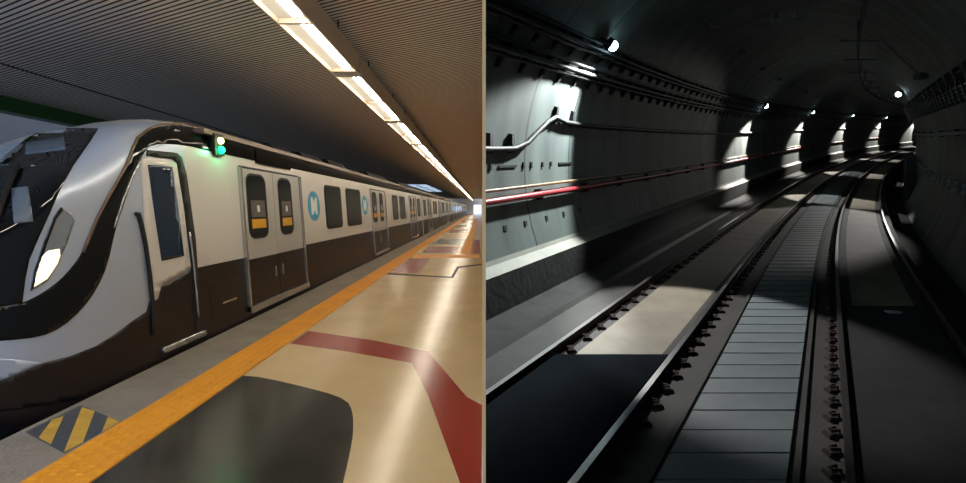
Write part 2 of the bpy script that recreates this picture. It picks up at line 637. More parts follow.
def patch(name, poly, m, parent, off=0.006, step=6.0, solid=0.012, smooth=0):
    if smooth:
        poly = chaikin(poly, smooth)
    b = []
    for i in range(len(poly)):
        p, q = poly[i], poly[(i + 1) % len(poly)]
        n = max(1, int(math.hypot(q[0] - p[0], q[1] - p[1]) / step))
        b += [(p[0] + (q[0] - p[0]) * t / n, p[1] + (q[1] - p[1]) * t / n) for t in range(n)]
    pts = list(b)
    x0, x1 = min(p[0] for p in b), max(p[0] for p in b)
    y0, y1 = min(p[1] for p in b), max(p[1] for p in b)
    yv = y0 + step / 2
    while yv < y1:
        xv = x0 + step / 2
        while xv < x1:
            if inside((xv, yv), b) and all((xv - p[0]) ** 2 + (yv - p[1]) ** 2 > (step * .45) ** 2 for p in b):
                pts.append((xv, yv))
            xv += step
        yv += step
    out = delaunay_2d_cdt([Vector(p) for p in pts], [(i, (i + 1) % len(b)) for i in range(len(b))], [], 1, 1e-4)
    bm = bmesh.new()
    vs_ = []
    for p in out[0]:
        r = ray(p.x, p.y)
        vs_.append(bm.verts.new(r[0] + r[1] * off) if r else None)
    for f in out[2]:
        c = (sum(out[0][i].x for i in f) / len(f), sum(out[0][i].y for i in f) / len(f))
        if not inside(c, b):
            continue
        fv = [vs_[i] for i in f]
        if any(v is None for v in fv):
            continue
        if max((fv[0].co - fv[1].co).length, (fv[1].co - fv[2].co).length, (fv[0].co - fv[2].co).length) > 0.9:
            continue
        bm.faces.new(fv).smooth = True
    for v in [v for v in bm.verts if not v.link_faces]:
        bm.verts.remove(v)
    bm.normal_update()
    me_flip = sum(f.normal.dot(f.calc_center_median() - CAMP) * f.calc_area() for f in bm.faces) > 0
    me = bpy.data.meshes.new(name)
    if me_flip:
        bmesh.ops.reverse_faces(bm, faces=bm.faces)
    bm.to_mesh(me)
    bm.free()
    me.materials.append(m)
    o = bpy.data.objects.new(name, me)
    COL.objects.link(o)
    o.parent = parent
    rt = parent
    while rt.parent:
        rt = rt.parent
    o.matrix_parent_inverse = Matrix.Translation(-Vector(rt.location)) if parent is rt else Matrix.Identity(4)
    if solid:
        s = o.modifiers.new('thickness', 'SOLIDIFY')
        s.thickness = solid
        s.offset = -1
    return o


def tube_px(name, pts, r, m, parent, off=0.01, n=6):
    pp = []
    for i in range(len(pts) - 1):
        for t in range(4):
            x = pts[i][0] + (pts[i + 1][0] - pts[i][0]) * t / 4
            y = pts[i][1] + (pts[i + 1][1] - pts[i][1]) * t / 4
            h = ray(x, y)
            if h:
                pp.append(h[0] + h[1] * off)
    bm = bmesh.new()
    tube(bm, pp, r, n)
    return link(name, bm, m, parent)


ws = patch('windscreen', [(104, 120), (90, 142), (74, 165), (59, 192), (46, 221), (36, 243), (29, 260), (25, 280), (22, 303), (0, 307), (-90, 312), (-90, 240), (-45, 195), (-10, 168), (25, 140), (55, 122), (76, 116)], M['glass'], train, 0.006, 5)
patch('destination_display', [(27, 143), (64, 137), (66, 150), (26, 155)], M['seat'], ws, 0.010, 4, 0.006)
patch('cab_papers', [(12, 189), (29, 187), (33, 222), (14, 224)], M['seat'], ws, 0.010, 4, 0.004)
tube_px('wiper', [(20, 168), (13, 186), (7, 200), (-20, 260)], 0.02, M['rubber'], ws, 0.03)
patch('black_band', [(-90, 314), (0, 308), (22, 303.5), (44, 292), (60, 280), (72, 267), (82, 252), (90, 236), (96, 220), (104, 204), (125, 167), (131, 152), (137, 140), (148, 131), (162, 126), (184, 125), (219, 135),
                     (219, 153), (184, 145), (160, 143.5), (147, 147), (139, 162), (130, 185), (122, 208), (115, 229), (107, 265), (97, 288), (82, 309), (62, 327), (40, 337), (0, 341), (-90, 346)], M['black'], train, 0.007, 5, 0.012, 1)
tube_px('band_trim', [(82, 252), (96, 219), (104, 203), (125, 166), (131, 151), (137, 139), (148, 130), (162, 125), (184, 124), (219, 134)], 0.014, M['gutter'], train, 0.012)
tube_px('band_trim', [(113, 228), (122, 200), (131, 177), (143, 152)], 0.011, M['chrome'], train, 0.012)
hl = patch('headlight', [(60, 207), (70, 212), (74, 221), (66, 244), (58, 262), (47, 281), (30, 291), (33, 272), (44, 240), (53, 217)], M['lens'], train, 0.010, 4, 0.02)
patch('lamp', [(40, 258), (47, 251), (58, 249), (59, 256), (56, 264), (46, 279), (33, 287), (35, 273)], M['lamp_on'], hl, 0.016, 3, 0.01)
patch('lamp_rim', [(60, 207), (53, 217), (44, 240), (33, 272), (30, 291), (33.5, 286), (36, 273), (46, 243), (55, 219), (62, 210)], M['black'], hl, 0.016, 3, 0.01)
patch('skirt', [(-90, 398), (0, 381), (10, 377), (43, 363), (70, 356), (96, 346), (115, 334), (132, 321), (146, 312), (149, 302), (157, 300), (160, 287), (192, 268.6), (206, 266.5), (210, 352), (165, 373), (109, 393), (60, 402), (0, 412), (-90, 430)], M['brown'], train, 0.006, 6)
patch('front_valance', [(-90, 362), (0, 358.5), (22, 360), (43, 363), (10, 377), (0, 381), (-90, 398)], M['silver_skylit'], train, 0.008, 5)
patch('door_gap', [(146, 150), (176, 153), (181, 157), (186, 175), (195, 240), (201, 330), (194.5, 333), (190.5, 270), (183, 205), (176.5, 163), (172, 159), (146, 156)], M['rubber'], train, 0.011, 4, 0.006)
cdoor = patch('cab_door', [(141, 160), (148, 157), (170, 160), (175.5, 164), (182.5, 206), (190, 267.5), (160, 286), (157, 299), (151, 301), (147, 262), (143.5, 225)], M['white'], train, 0.012, 5)
patch('window', [(146.5, 165), (170.5, 167), (177, 210), (182.5, 256), (160.5, 261), (153, 212)], M['cab_glass'], cdoor, 0.02, 4, 0.008)
tube_px('grab_rail', [(134, 214), (137, 214), (140, 226), (144, 245), (148, 275), (151, 305), (152, 345)], 0.02, M['rubber'], train, 0.02)
tube_px('grab_rail', [(187, 232), (191, 262), (194, 295), (196.5, 325)], 0.012, M['chrome'], train, 0.03)
patch('door_step', [(160, 348), (202, 330), (203, 335), (161, 353.5)], M['chrome'], train, 0.05, 4, 0.05)

# things along the flat side, laid out in metres along the car
def sbox(bm, Y0, Y1, z0, z1, o0, o1, mi=0):
    hexa(bm, [SP(Y0, z0, o0), SP(Y0, z0, o1), SP(Y1, z0, o1), SP(Y1, z0, o0), SP(Y0, z1, o0), SP(Y0, z1, o1), SP(Y1, z1, o1), SP(Y1, z1, o0)], mi)


def sround(bm, Y0, Y1, z0, z1, o0, o1, r, mi=0):
    pts = []
    for cx, cz, a0 in ((Y1 - r * 1.3, z1 - r, 0), (Y0 + r * 1.3, z1 - r, 90), (Y0 + r * 1.3, z0 + r, 180), (Y1 - r * 1.3, z0 + r, 270)):
        for t in range(5):
            a = R(a0 + 22.5 * t)
            pts.append((cx + 1.3 * r * math.cos(a), cz + r * math.sin(a)))
    lo = [bm.verts.new(SP(a, b, o0)) for a, b in pts]
    hi = [bm.verts.new(SP(a, b, o1)) for a, b in pts]
    n = len(pts)
    for f in [hi, lo] + [(lo[i], lo[(i + 1) % n], hi[(i + 1) % n], hi[i]) for i in range(n)]:
        bm.faces.new(f).material_index = mi


ZW = -0.72          # where white meets brown


def sub(name, bm, m, part, root):
    o = link(name, bm, m)
    o.parent = part
    o.matrix_parent_inverse = Matrix.Identity(4) if part.matrix_parent_inverse == Matrix.Identity(4) else Matrix.Identity(4)
    return o


def door_pair(root, Y0, Y1, detail):
    Ym = Y0 + 0.48 * (Y1 - Y0)
    bm = bmesh.new()
    sbox(bm, Y0 - .03, Y1 + .03, -1.44, 0.62, -.02, .011)
    link('door_recess', bm, M['rubber'], root)
    bm = bmesh.new()
    sbox(bm, Y0 - .07, Y0 - .02, -1.5, 0.60, -.02, .05)
    sbox(bm, Y1 + .02, Y1 + .07, -1.5, 0.60, -.02, .05)
    sbox(bm, Y0 - .07, Y1 + .07, -1.52, -1.43, -.02, .07)
    link('door_frame', bm, M['chrome'], root)
    for a, b, wa, wb in ((Y0, Ym - .012, Y0 + .14, Y0 + .73), (Ym + .012, Y1, Ym + .2, Y1 - .42)):
        bm = bmesh.new()
        sbox(bm, a, b, ZW - .04, 0.585, -.01, .02, 0)
        sbox(bm, a, b, -1.41, ZW - .04, -.01, .02, 1)
        leaf = link('door_leaf', bm, [M['door'], M['brown']], root)
        bm = bmesh.new()
        sround(bm, wa - .03, wb + .03, -.47, .53, .0, .026, .14)
        sub('window_seal', bm, M['rubber'], leaf, root)
        bm = bmesh.new()
        sround(bm, wa, wb, -.44, .50, .0, .03, .12)
        sub('window', bm, M['glass'], leaf, root)
        if detail:
            bm = bmesh.new()
            sbox(bm, wa + .06, wb - .06, -.31, -.17, .028, .034)
            sub('warning_label', bm, M['orange'], leaf, root)
            bm = bmesh.new()
            sbox(bm, wa + .06, wb - .06, -.14, .12, .028, .034, 0)
            cc = (wa + wb) / 2
            sbox(bm, cc - .04, cc + .04, -.06, .04, .034, .036, 1)
            sub('poster', bm, [M['poster'], M['logo_white']], leaf, root)
            bm = bmesh.new()
            hx = b - .14 if b < Ym + .1 else a + .12
            sbox(bm, hx - .02, hx + .02, -1.12, -.95, .02, .035)
            sub('pull', bm, M['chrome'], leaf, root)


def logo(root, Yc, zc, r):
    bm = bmesh.new()
    n = 28
    for o0, o1, mi in ((0, .008, 0),):
        lo = [bm.verts.new(SP(Yc + 1.15 * r * math.cos(2 * math.pi * i / n), zc + r * math.sin(2 * math.pi * i / n), o0)) for i in range(n)]
        hi = [bm.verts.new(SP(Yc + 1.15 * r * math.cos(2 * math.pi * i / n), zc + r * math.sin(2 * math.pi * i / n), o1)) for i in range(n)]
        for f in [hi] + [(lo[i], lo[(i + 1) % n], hi[(i + 1) % n], hi[i]) for i in range(n)]:
            bm.faces.new(f)
    e = link('emblem', bm, [M['blue']], root)
    q = [(-.5, .58), (-.24, .58), (0, .25), (.24, .58), (.5, .58), (.5, -.58), (.24, -.58), (0, -.25), (-.24, -.58), (-.5, -.58)]
    bm = bmesh.new()
    lo = [bm.verts.new(SP(Yc + 1.15 * r * a, zc + r * b, .006)) for a, b in q]
    hi = [bm.verts.new(SP(Yc + 1.15 * r * a, zc + r * b, .011)) for a, b in q]
    for i0, i1 in (((0, 1, 2, 7, 8, 9)), 0), ((2, 3, 4, 5, 6, 7), 0):
        bm.faces.new([hi[i] for i in i0])
    for i in range(10):
        bm.faces.new((lo[i], lo[(i + 1) % 10], hi[(i + 1) % 10], hi[i]))
    sub('emblem_mark', bm, M['logo_white'], e, root)


def side_window(root, Y0, Y1):
    bm = bmesh.new()
    sround(bm, Y0 - .05, Y1 + .05, -.475, .525, -.01, .012, .10)
    f = link('window_frame', bm, M['rubber'], root)
    bm = bmesh.new()
    sround(bm, Y0, Y1, -.44, .49, -.01, .016, .08)
    sub('window', bm, M['glass'], f, root)


def car_side(root, Ya, Yb, doors, detail):
    bm = bmesh.new()
    cuts = [Ya] + [v for d in doors for v in (d[0] - .07, d[1] + .07)] + [Yb]
    for a, b in zip(cuts[::2], cuts[1::2]):
        sbox(bm, a, b, -1.6, ZW, -.01, .007)
    link('lower_panel', bm, M['brown'], root)
    bm = bmesh.new()
    sbox(bm, max(Ya, 6.25), Yb, .74, .94, -.02, .012)
    link('upper_band', bm, M['black'], root)
    bm = bmesh.new()
    for s in range(8):
        a = max(Ya, 6.1) + (Yb - max(Ya, 6.1)) * s / 8
        b = max(Ya, 6.1) + (Yb - max(Ya, 6.1)) * (s + 1) / 8
        sbox(bm, a, b, .955, 1.02, -.1, .03)
    link('gutter', bm, M['gutter'], root)
    for i, d in enumerate(doors):
        door_pair(root, d[0], d[1], detail)


D1 = [(7.0 + 8.27 * i, 9.2 + 8.27 * i) for i in range(3)]
car_side(train, 5.8, CAR_END, D1, True)
for i in range(3):
    yb = 8.27 * i
    if i < 2:
        side_window(train, 10.8 + yb, 11.95 + yb)
        side_window(train, 12.5 + yb, 13.9 + yb)
    else:
        side_window(train, 26.6, 27.7)
logo(train, 10.02, .04, .31)
logo(train, 14.45, .08, .29)
# access panel with handle low on the side ahead of the door
bm = bmesh.new()
sbox(bm, 6.0, 6.75, -1.35, -.95, 0, .012)
pnl = link('access_panel', bm, M['brown'], train)
bm = bmesh.new()
sbox(bm, 6.25, 6.6, -1.25, -1.225, 0, .03)
sub('handle', bm, M['chrome'], pnl, train)
bm = bmesh.new()
sbox(bm, 7.5, 8.85, .70, .92, 0, .03)
link('side_display', bm, M['black'], train)
# indicator lamps above the cab door
bm = bmesh.new()
sbox(bm, 6.3, 6.52, .70, .99, 0, .05)
ih = link('indicator_lamp', bm, M['rubber'], train)
bm = bmesh.new()
ball(bm, SP(6.42, .90, .06), .045)
sub('lens', bm, M['amber_on'], ih, train)
bm = bmesh.new()
ball(bm, SP(6.42, .775, .06), .05)
sub('green_lens', bm, M['green_on'], ih, train)
ld = bpy.data.lights.new('indicator_glow', 'POINT')
ld.energy = 3
ld.color = (0.1, 1, 0.4)
ld.shadow_soft_size = 0.04
lo_ = bpy.data.objects.new('indicator_glow', ld)
COL.objects.link(lo_)
lo_.location = SP(6.42, .78, .16)
# roof equipment
for a, b, h in ((8.6, 9.4, .0), (10.0, 11.3, .02), (11.8, 13.2, .05), (16, 19, .05), (22, 25, .05)):
    bm = bmesh.new()
    pts = [train_pt(u, wv, z) for z, wa, wb in ((1.0, .1, 2.0), (1.16 + h, .22, 1.9)) for u, wv in ((a, wa), (a, wb), (b, wb), (b, wa))]
    hexa(bm, pts)
    rb = link('roof_unit', bm, M['roof'], train)
    bm = bmesh.new()
    for t in range(3):
        u = a + (b - a) * (t + .5) / 3
        hexa(bm, [train_pt(u2, .2 + .03, z) if False else train_pt(u2, wv, z) for z in (1.17 + h, 1.2 + h) for u2, wv in ((u - .06, .3), (u - .06, 1.4), (u + .06, 1.4), (u + .06, .3))])
    sub('roof_vent', bm, M['underframe'], rb, train)
# under the nose
bm = bmesh.new()
hexa(bm, [train_pt(u, wv, z) for z in (-2.55, -1.8) for u, wv in ((5.2, .35), (5.2, 2.5), (8.2, 2.5), (8.2, .35))])
bg = link('bogie', bm, M['underframe'], train)
for uu in (5.6, 7.6):
    bm = bmesh.new()
    c = train_pt(uu, .45, -2.45)
    tube(bm, [c + Vector((.1, 0, 0)), c + Vector((-.05, 0, 0))], .42, 20)
    sub('wheel', bm, M['rust'], bg, train)
bm = bmesh.new()
hexa(bm, [train_pt(u, wv, z) for z in (-2.15, -1.85) for u, wv in ((3.6, .5), (3.6, 2.3), (5.0, 2.6), (5.0, .2))])
link('obstacle_guard', bm, M['underframe'], train)

# following cars
def plain_section(u):
    return [train_pt(u, a, z) for a, z in prof]


C0 = 28.75
CL = 24.8
car2 = empty('train_car', (LX(-5, C0), C0, -1.42), 'second metro car behind the leading car, white over dark brown', 'train', 'cars of the metro train')
bm = loft([plain_section(u) for u in (C0, C0 + CL * .5, C0 + CL - .4)])
for f in bm.faces:
    c = f.calc_center_median()
    if c.z - CZ > 1.07:
        f.material_index = 1
link('body_shell', bm, [M['white'], M['roof']], car2)
D2 = [(C0 + 3 + 8.27 * i, C0 + 5.2 + 8.27 * i) for i in range(3)]
car_side(car2, C0 + .02, C0 + CL - .42, D2, False)
for i in range(2):
    side_window(car2, C0 + 6.7 + 8.27 * i, C0 + 7.9 + 8.27 * i)
    side_window(car2, C0 + 8.4 + 8.27 * i, C0 + 9.8 + 8.27 * i)
side_window(car2, C0 + .7, C0 + 2.0)
side_window(car2, C0 + 22.4, C0 + 23.4)
bm = bmesh.new()
hexa(bm, [train_pt(u, wv, z) for z in (-2.3, -1.8) for u, wv in ((C0 + 1, .3), (C0 + 1, 2.5), (C0 + 23, 2.5), (C0 + 23, .3))])
link('underframe', bm, M['underframe'], car2)
bm = bmesh.new()
hexa(bm, [train_pt(u, wv, z) for z in (-1.5, .9) for u, wv in ((C0 - .38, .4), (C0 - .38, 2.4), (C0 + .05, 2.4), (C0 + .05, .4))])
link('gangway', bm, M['rubber'], car2)
for i, lab in ((1, 'third metro car far down the platform'), (2, 'fourth metro car very far down the platform'), (3, 'last small metro car at the far end of the platform')):
    copy_tree(car2, (-0.00625 * CL * i, CL * i, 0), lab)

# =================================================================== RIGHT: the tunnel
PA, PK, PY0, PS, PV = .71941, .00361, 8.66, .09979, .00123
TXC, TZC, TR = -0.9, -0.2, 4.8


def gz(Y):
    c = min(Y, 30)
    r = PS * c + PV * c * c * (1 if Y > 0 else 0)
    if Y > 30:
        r += (PS + 60 * PV) * (Y - 30)
    return r


def T(X, z, Y):
    return Vector((X + PA * Y + PK * max(Y - PY0, 0) ** 2, Y, z + gz(Y) + CZ))


def TA(th, Y, r=TR):
    return T(TXC + r * math.cos(R(th)), TZC + r * math.sin(R(th)), Y)


def yrange(a, b, near=0.5, grow=1.04):
    r = [a]
    s = near
    while r[-1] < b:
        r.append(min(b, r[-1] + s))
        s = min(s * grow, 2.0)
    return r


def sweep(bm, prof_, Ys, mis=None, closed=False, smooth=False):
    rings = [[bm.verts.new(T(X, z, Y)) for X, z in prof_] for Y in Ys]
    n = len(prof_)
    for i in range(len(rings) - 1):
        for j in range(n if closed else n - 1):
            f = bm.faces.new((rings[i][j], rings[i][(j + 1) % n], rings[i + 1][(j + 1) % n], rings[i + 1][j]))
            f.material_index = mis[j] if mis else 0
            f.smooth = smooth
    if closed:
        bm.faces.new(rings[0])
        bm.faces.new(rings[-1])


def clip(bm):
    bmesh.ops.bisect_plane(bm, geom=bm.verts[:] + bm.edges[:] + bm.faces[:], plane_co=(0.0045, 0, 0), plane_no=(-1, 0, 0), clear_outer=True)


def tunnel_concrete(name, rgb, seg=1.5):
    """concrete with ring joints and rain-down stains"""
    m = mat(name, rgb, 0.62, var=0.0)
    nt = m.node_tree
    b = nt.nodes['Principled BSDF']
    c = lin(rgb)
    tc = nt.nodes.new('ShaderNodeTexCoord')
    n = nt.nodes.new('ShaderNodeTexNoise')
    n.inputs['Scale'].default_value = 1.1
    n.inputs['Detail'].default_value = 7
    mp = nt.nodes.new('ShaderNodeMapping')
    mp.inputs['Scale'].default_value = (1, 1.6, 0.25)
    nt.links.new(tc.outputs['Object'], mp.inputs['Vector'])
    nt.links.new(mp.outputs['Vector'], n.inputs['Vector'])
    r = nt.nodes.new('ShaderNodeValToRGB')
    r.color_ramp.elements[0].position = 0.3
    r.color_ramp.elements[1].position = 0.72
    r.color_ramp.elements[0].color = (*[v * .62 for v in c], 1)
    r.color_ramp.elements[1].color = (*[v * 1.3 for v in c], 1)
    nt.links.new(n.outputs['Fac'], r.inputs['Fac'])
    sx = nt.nodes.new('ShaderNodeSeparateXYZ')
    nt.links.new(tc.outputs['Object'], sx.inputs[0])
    mod = nt.nodes.new('ShaderNodeMath')
    mod.operation = 'PINGPONG'
    mod.inputs[1].default_value = seg / 2
    nt.links.new(sx.outputs['Y'], mod.inputs[0])
    gt = nt.nodes.new('ShaderNodeMath')
    gt.operation = 'GREATER_THAN'
    gt.inputs[1].default_value = 0.022
    nt.links.new(mod.outputs[0], gt.inputs[0])
    mx = nt.nodes.new('ShaderNodeMixRGB')
    mx.inputs['Color1'].default_value = (*[v * .35 for v in c], 1)
    nt.links.new(gt.outputs[0], mx.inputs['Fac'])
    nt.links.new(r.outputs['Color'], mx.inputs['Color2'])
    nt.links.new(mx.outputs['Color'], b.inputs['Base Color'])
    bp = nt.nodes.new('ShaderNodeBump')
    bp.inputs['Strength'].default_value = 0.6
    bp.inputs['Distance'].default_value = 0.03
    nt.links.new(gt.outputs[0], bp.inputs['Height'])
    nt.links.new(bp.outputs['Normal'], b.inputs['Normal'])
    return m


M['tunnel'] = tunnel_concrete('tunnel_lining', (104, 114, 112))
M['plinth'] = mat('plinth', (150, 150, 142), 0.7, var=0.15, vscale=1.5)
M['shoulder'] = mat('shoulder', (44, 44, 44), 0.85, var=0.35, vscale=2.5, bump=0.5, bscale=8)
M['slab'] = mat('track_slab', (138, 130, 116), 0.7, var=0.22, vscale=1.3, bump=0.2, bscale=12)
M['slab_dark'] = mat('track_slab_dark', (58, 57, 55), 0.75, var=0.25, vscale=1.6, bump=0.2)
M['lid'] = mat('trough_lid', (110, 120, 124), 0.6, var=0.2, vscale=1.2)
M['shade_black'] = mat('track_shade_black', (34, 38, 43), 1.0, spec=0.0, var=0.15, vscale=2)  # shadow tone for the sheet over the near left track
M['shade_grey'] = mat('shade_grey', (58, 58, 60), 1.0, spec=.1, var=0.15, vscale=2)  # shadow tone for the sheet over the near right track
M['cable'] = mat('cable', (26, 28, 30), 0.6)
M['cable_grey'] = mat('cable_grey', (88, 98, 102), 0.4, metal=0.3)
M['pipe_red'] = mat('pipe_red', (176, 56, 66), 0.45)
M['pipe_tan'] = mat('pipe_tan', (150, 128, 96), 0.5)
M['insul'] = mat('insulator', (176, 192, 204), 0.3, coat=.4)
M['bolt'] = mat('bolt_grey', (120, 124, 130), 0.5)
M['bulb'] = mat('bulb', (240, 255, 255), 0.3, emit=(205, 245, 255), estr=30)
M['bulb_small'] = mat('bulb_small', (240, 255, 255), 0.3, emit=(215, 245, 255), estr=10)

YT = yrange(-3, 140)
arc = [(TXC + TR * math.cos(R(t)), TZC + TR * math.sin(R(t))) for t in range(-42, 199, 4)] + [(TXC + TR * math.cos(R(198.9)), TZC + TR * math.sin(R(198.9)))]
bm = bmesh.new()
sweep(bm, arc, YT, smooth=True)
clip(bm)
struct('wall_tunnel', bm, M['tunnel'], 'curved concrete tunnel lining with ring joints')
bm = bmesh.new()
box(bm, (0.004, -3.3, -6), (7, -3.0, 8))  # unseen end wall, added to keep daylight out of the tunnel
struct('back_light_block', bm, M['shoulder'], 'added unseen wall keeping daylight out of the tunnel rear')
bm = bmesh.new()
c = T(-1, -1, 140)
box(bm, (c.x - 9, 140, c.z - 8), (c.x + 12, 140.4, c.z + 10))
struct('wall_front', bm, M['shoulder'], 'dark far end of the tunnel')

RZ = -2.46
SZ = RZ - 0.16
XA, XB, XCc, XD = -3.576, -1.942, .172, 1.738
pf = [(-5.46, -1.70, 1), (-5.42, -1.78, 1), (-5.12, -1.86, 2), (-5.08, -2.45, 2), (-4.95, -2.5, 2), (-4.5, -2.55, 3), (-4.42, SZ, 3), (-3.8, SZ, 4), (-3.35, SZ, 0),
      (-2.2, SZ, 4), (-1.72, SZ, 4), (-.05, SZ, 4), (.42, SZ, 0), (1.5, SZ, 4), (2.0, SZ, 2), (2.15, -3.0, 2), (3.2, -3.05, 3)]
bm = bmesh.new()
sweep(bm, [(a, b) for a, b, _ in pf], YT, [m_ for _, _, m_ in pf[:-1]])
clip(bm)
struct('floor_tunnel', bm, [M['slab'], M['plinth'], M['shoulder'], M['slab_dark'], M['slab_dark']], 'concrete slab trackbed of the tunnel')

# running rails
for X, lab in ((XA, 'leftmost rail of the tunnel, outer rail of the left track'), (XB, 'bright polished inner rail of the left tunnel track'),
               (XCc, 'left rail of the right tunnel track, beside the trough lids'), (XD, 'rightmost rail of the tunnel by the dark trench')):
    bm = bmesh.new()
    rail_profile_mesh(bm, [T(X, RZ, Y) for Y in yrange(0.5, 110, .4)])
    clip(bm)
    tag(link('rail', bm, [M['steel'], M['rust']]), lab, 'rail', 'tunnel rails')

# rail fastenings: a block with a spring clip, one object each
def fastener(X, side, Y):
    p = T(X, SZ, Y)
    bm = bmesh.new()
    s = side
    pts = []
    for z, a, b, h in ((0, .074, .2, .055), (.035, .074, .18, .05)):
        pts += [(s * a, -h, z), (s * b, -h, z), (s * b, h, z), (s * a, h, z)]
    hexa(bm, pts)
    tube(bm, [(s * .09, -.035, .03), (s * .09, -.035, .065), (s * .15, -.02, .06), (s * .15, .02, .06), (s * .08, .035, .065), (s * .088, .035, .03)], .012, 5)
    o = link('rail_fastener', bm, M['rust'])
    o.location = p
    return o


rows = ((XA, 1, .42, 5.6, 30, 'dark clip fastening along the inner side of the leftmost tunnel rail'),
        (XB, 1, .33, 3.4, 30, 'dark clip fastening along the right side of the bright second rail'),
        (XCc, -1, .28, 3.4, 26, 'dark clip fastening between the trough lids and the third rail'))
for X, s, p, a, b, lab in rows:
    src = None
    Y = a
    while Y < b:
        if src is None:
            src = tag(fastener(X, s, Y), lab, 'rail clip', lab.replace('fastening', 'fastenings'))
        else:
            c = src.copy()
            c.location = T(X, SZ, Y)
            COL.objects.link(c)
        Y += p

# trough lids down the middle
src = None
Y = 2.6
i = 0
while Y < 40:
    p = T(-.855, SZ, Y)
    if src is None:
        bm = bmesh.new()
        h = .333 / 2
        pts = []
        for z in (0, .06):
            for X, d in ((-.52, -h), (.52, -h), (.52, h), (-.52, h)):
                pts.append((X + PA * d, d, z + PS * d))
        hexa(bm, pts)
        src = tag(link('trough_lid', bm, M['lid']), 'grey concrete cable trough lid in the row between the two tracks', 'trough lid', 'trough lids between the tracks')
        src.location = p
    else:
        c = src.copy()
        c.location = p
        COL.objects.link(c)
    Y += .345 if i % 2 else .35
    i += 1
for X, lab in ((-1.45, 'low kerb left of the trough lids'), (-.26, 'low kerb right of the trough lids')):
    bm = bmesh.new()
    sweep(bm, [(X - .03, SZ - .01), (X + .03, SZ - .01), (X + .03, SZ + .05), (X - .03, SZ + .05)], yrange(2, 60), closed=True)
    clip(bm)
    tag(link('trough_kerb', bm, M['slab_dark']), lab, 'kerb')

# thin dark sheets standing in for the shadow across the near tracks
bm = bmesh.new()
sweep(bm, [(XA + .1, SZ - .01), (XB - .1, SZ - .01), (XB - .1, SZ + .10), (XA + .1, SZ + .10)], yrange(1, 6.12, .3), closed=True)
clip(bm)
tag(link('track_shade', bm, M['shade_black']), 'dark sheet painted as shade between the rails of the left track', 'painted shade')
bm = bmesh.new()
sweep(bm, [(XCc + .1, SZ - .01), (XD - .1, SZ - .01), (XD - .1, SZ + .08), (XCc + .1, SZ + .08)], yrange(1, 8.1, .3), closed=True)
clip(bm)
tag(link('track_shade', bm, M['shade_grey']), 'dark sheet painted as shade between the rails of the right track', 'painted shade')
bm = bmesh.new()
p = T(1.05, SZ + .08, 7.75)
hexa(bm, [(p.x + a, p.y + b, p.z + c) for c in (0, .03) for a, b in ((-.1, -.06), (.1, -.06), (.1, .06), (-.1, .06))])
tag(link('track_marker', bm, M['insul']), 'small white marker plate on the painted shade sheet of the right track', 'marker')

# pipes and cables on the left wall
def run(name, th, r_off, rad, a, b, m, label, cat, br=None, brm=None, pts=None, group=None):
    Ys = yrange(a, b, .5)
    root = tag(link(name, _tube_bm([TA(th, Y, TR - r_off) for Y in Ys] if pts is None else pts, rad), m), label, cat, group)
    if br:
        Y = a + .3
        n = 0
        while Y < b and n < 60:
            bm = bmesh.new()
            q0, q1 = TA(th - 1.3, Y, TR + .03), TA(th + 1.3, Y, TR + .03)
            q2, q3 = TA(th + 1.3, Y, TR - r_off), TA(th - 1.3, Y, TR - r_off)
            d = Vector((.05, .07, .007))
            hexa(bm, [q0, q1, q2, q3, q0 + d, q1 + d, q2 + d, q3 + d])
            if min(v.co.x for v in bm.verts) > .01:
                o = link('bracket', bm, brm or M['cable'])
                o.parent = root
            else:
                bm.free()
            Y += br
            n += 1
    return root


def _tube_bm(pts, rad, n=8):
    bm = bmesh.new()
    tube(bm, pts, rad, n)
    clip(bm)
    return bm


run('red_pipe', 186.9, .12, .055, 7.2, 75, M['pipe_red'], 'red pipe running along the left tunnel wall', 'pipe', 1.75)
run('tan_pipe', 184.7, .10, .028, 7.2, 40, M['pipe_tan'], 'thin tan pipe just above the red pipe', 'pipe')
pts = [TA(t, Y, TR - .08) for t, Y in ((176.3, 7.6), (176.3, 8.2), (176.2, 8.6), (174.8, 8.95), (172.4, 9.2), (169.6, 9.5), (168.4, 9.72), (169.4, 10.1), (169.7, 10.8))] + [TA(169.7, Y, TR - .08) for Y in yrange(11.5, 80)]
run('sagging_cable', 169.7, .08, .05, 7.2, 80, M['cable'], 'dark cable that sags low at the near end of the left wall', 'cable', pts=pts)
sc_ = bpy.data.objects['sagging_cable']
for t, Y in ((176.3, 7.95), (176.2, 8.5), (169.0, 9.72), (169.5, 10.35)):
    bm = bmesh.new()
    q = [TA(t - 3.2, Y, TR + .02), TA(t + 1.0, Y, TR + .02), TA(t + 1.0, Y, TR - .10), TA(t - 3.2, Y, TR - .07)]
    d = Vector((.05, .07, .007))
    hexa(bm, q + [v + d for v in q])
    o = link('bracket', bm, M['cable'])
    o.parent = sc_
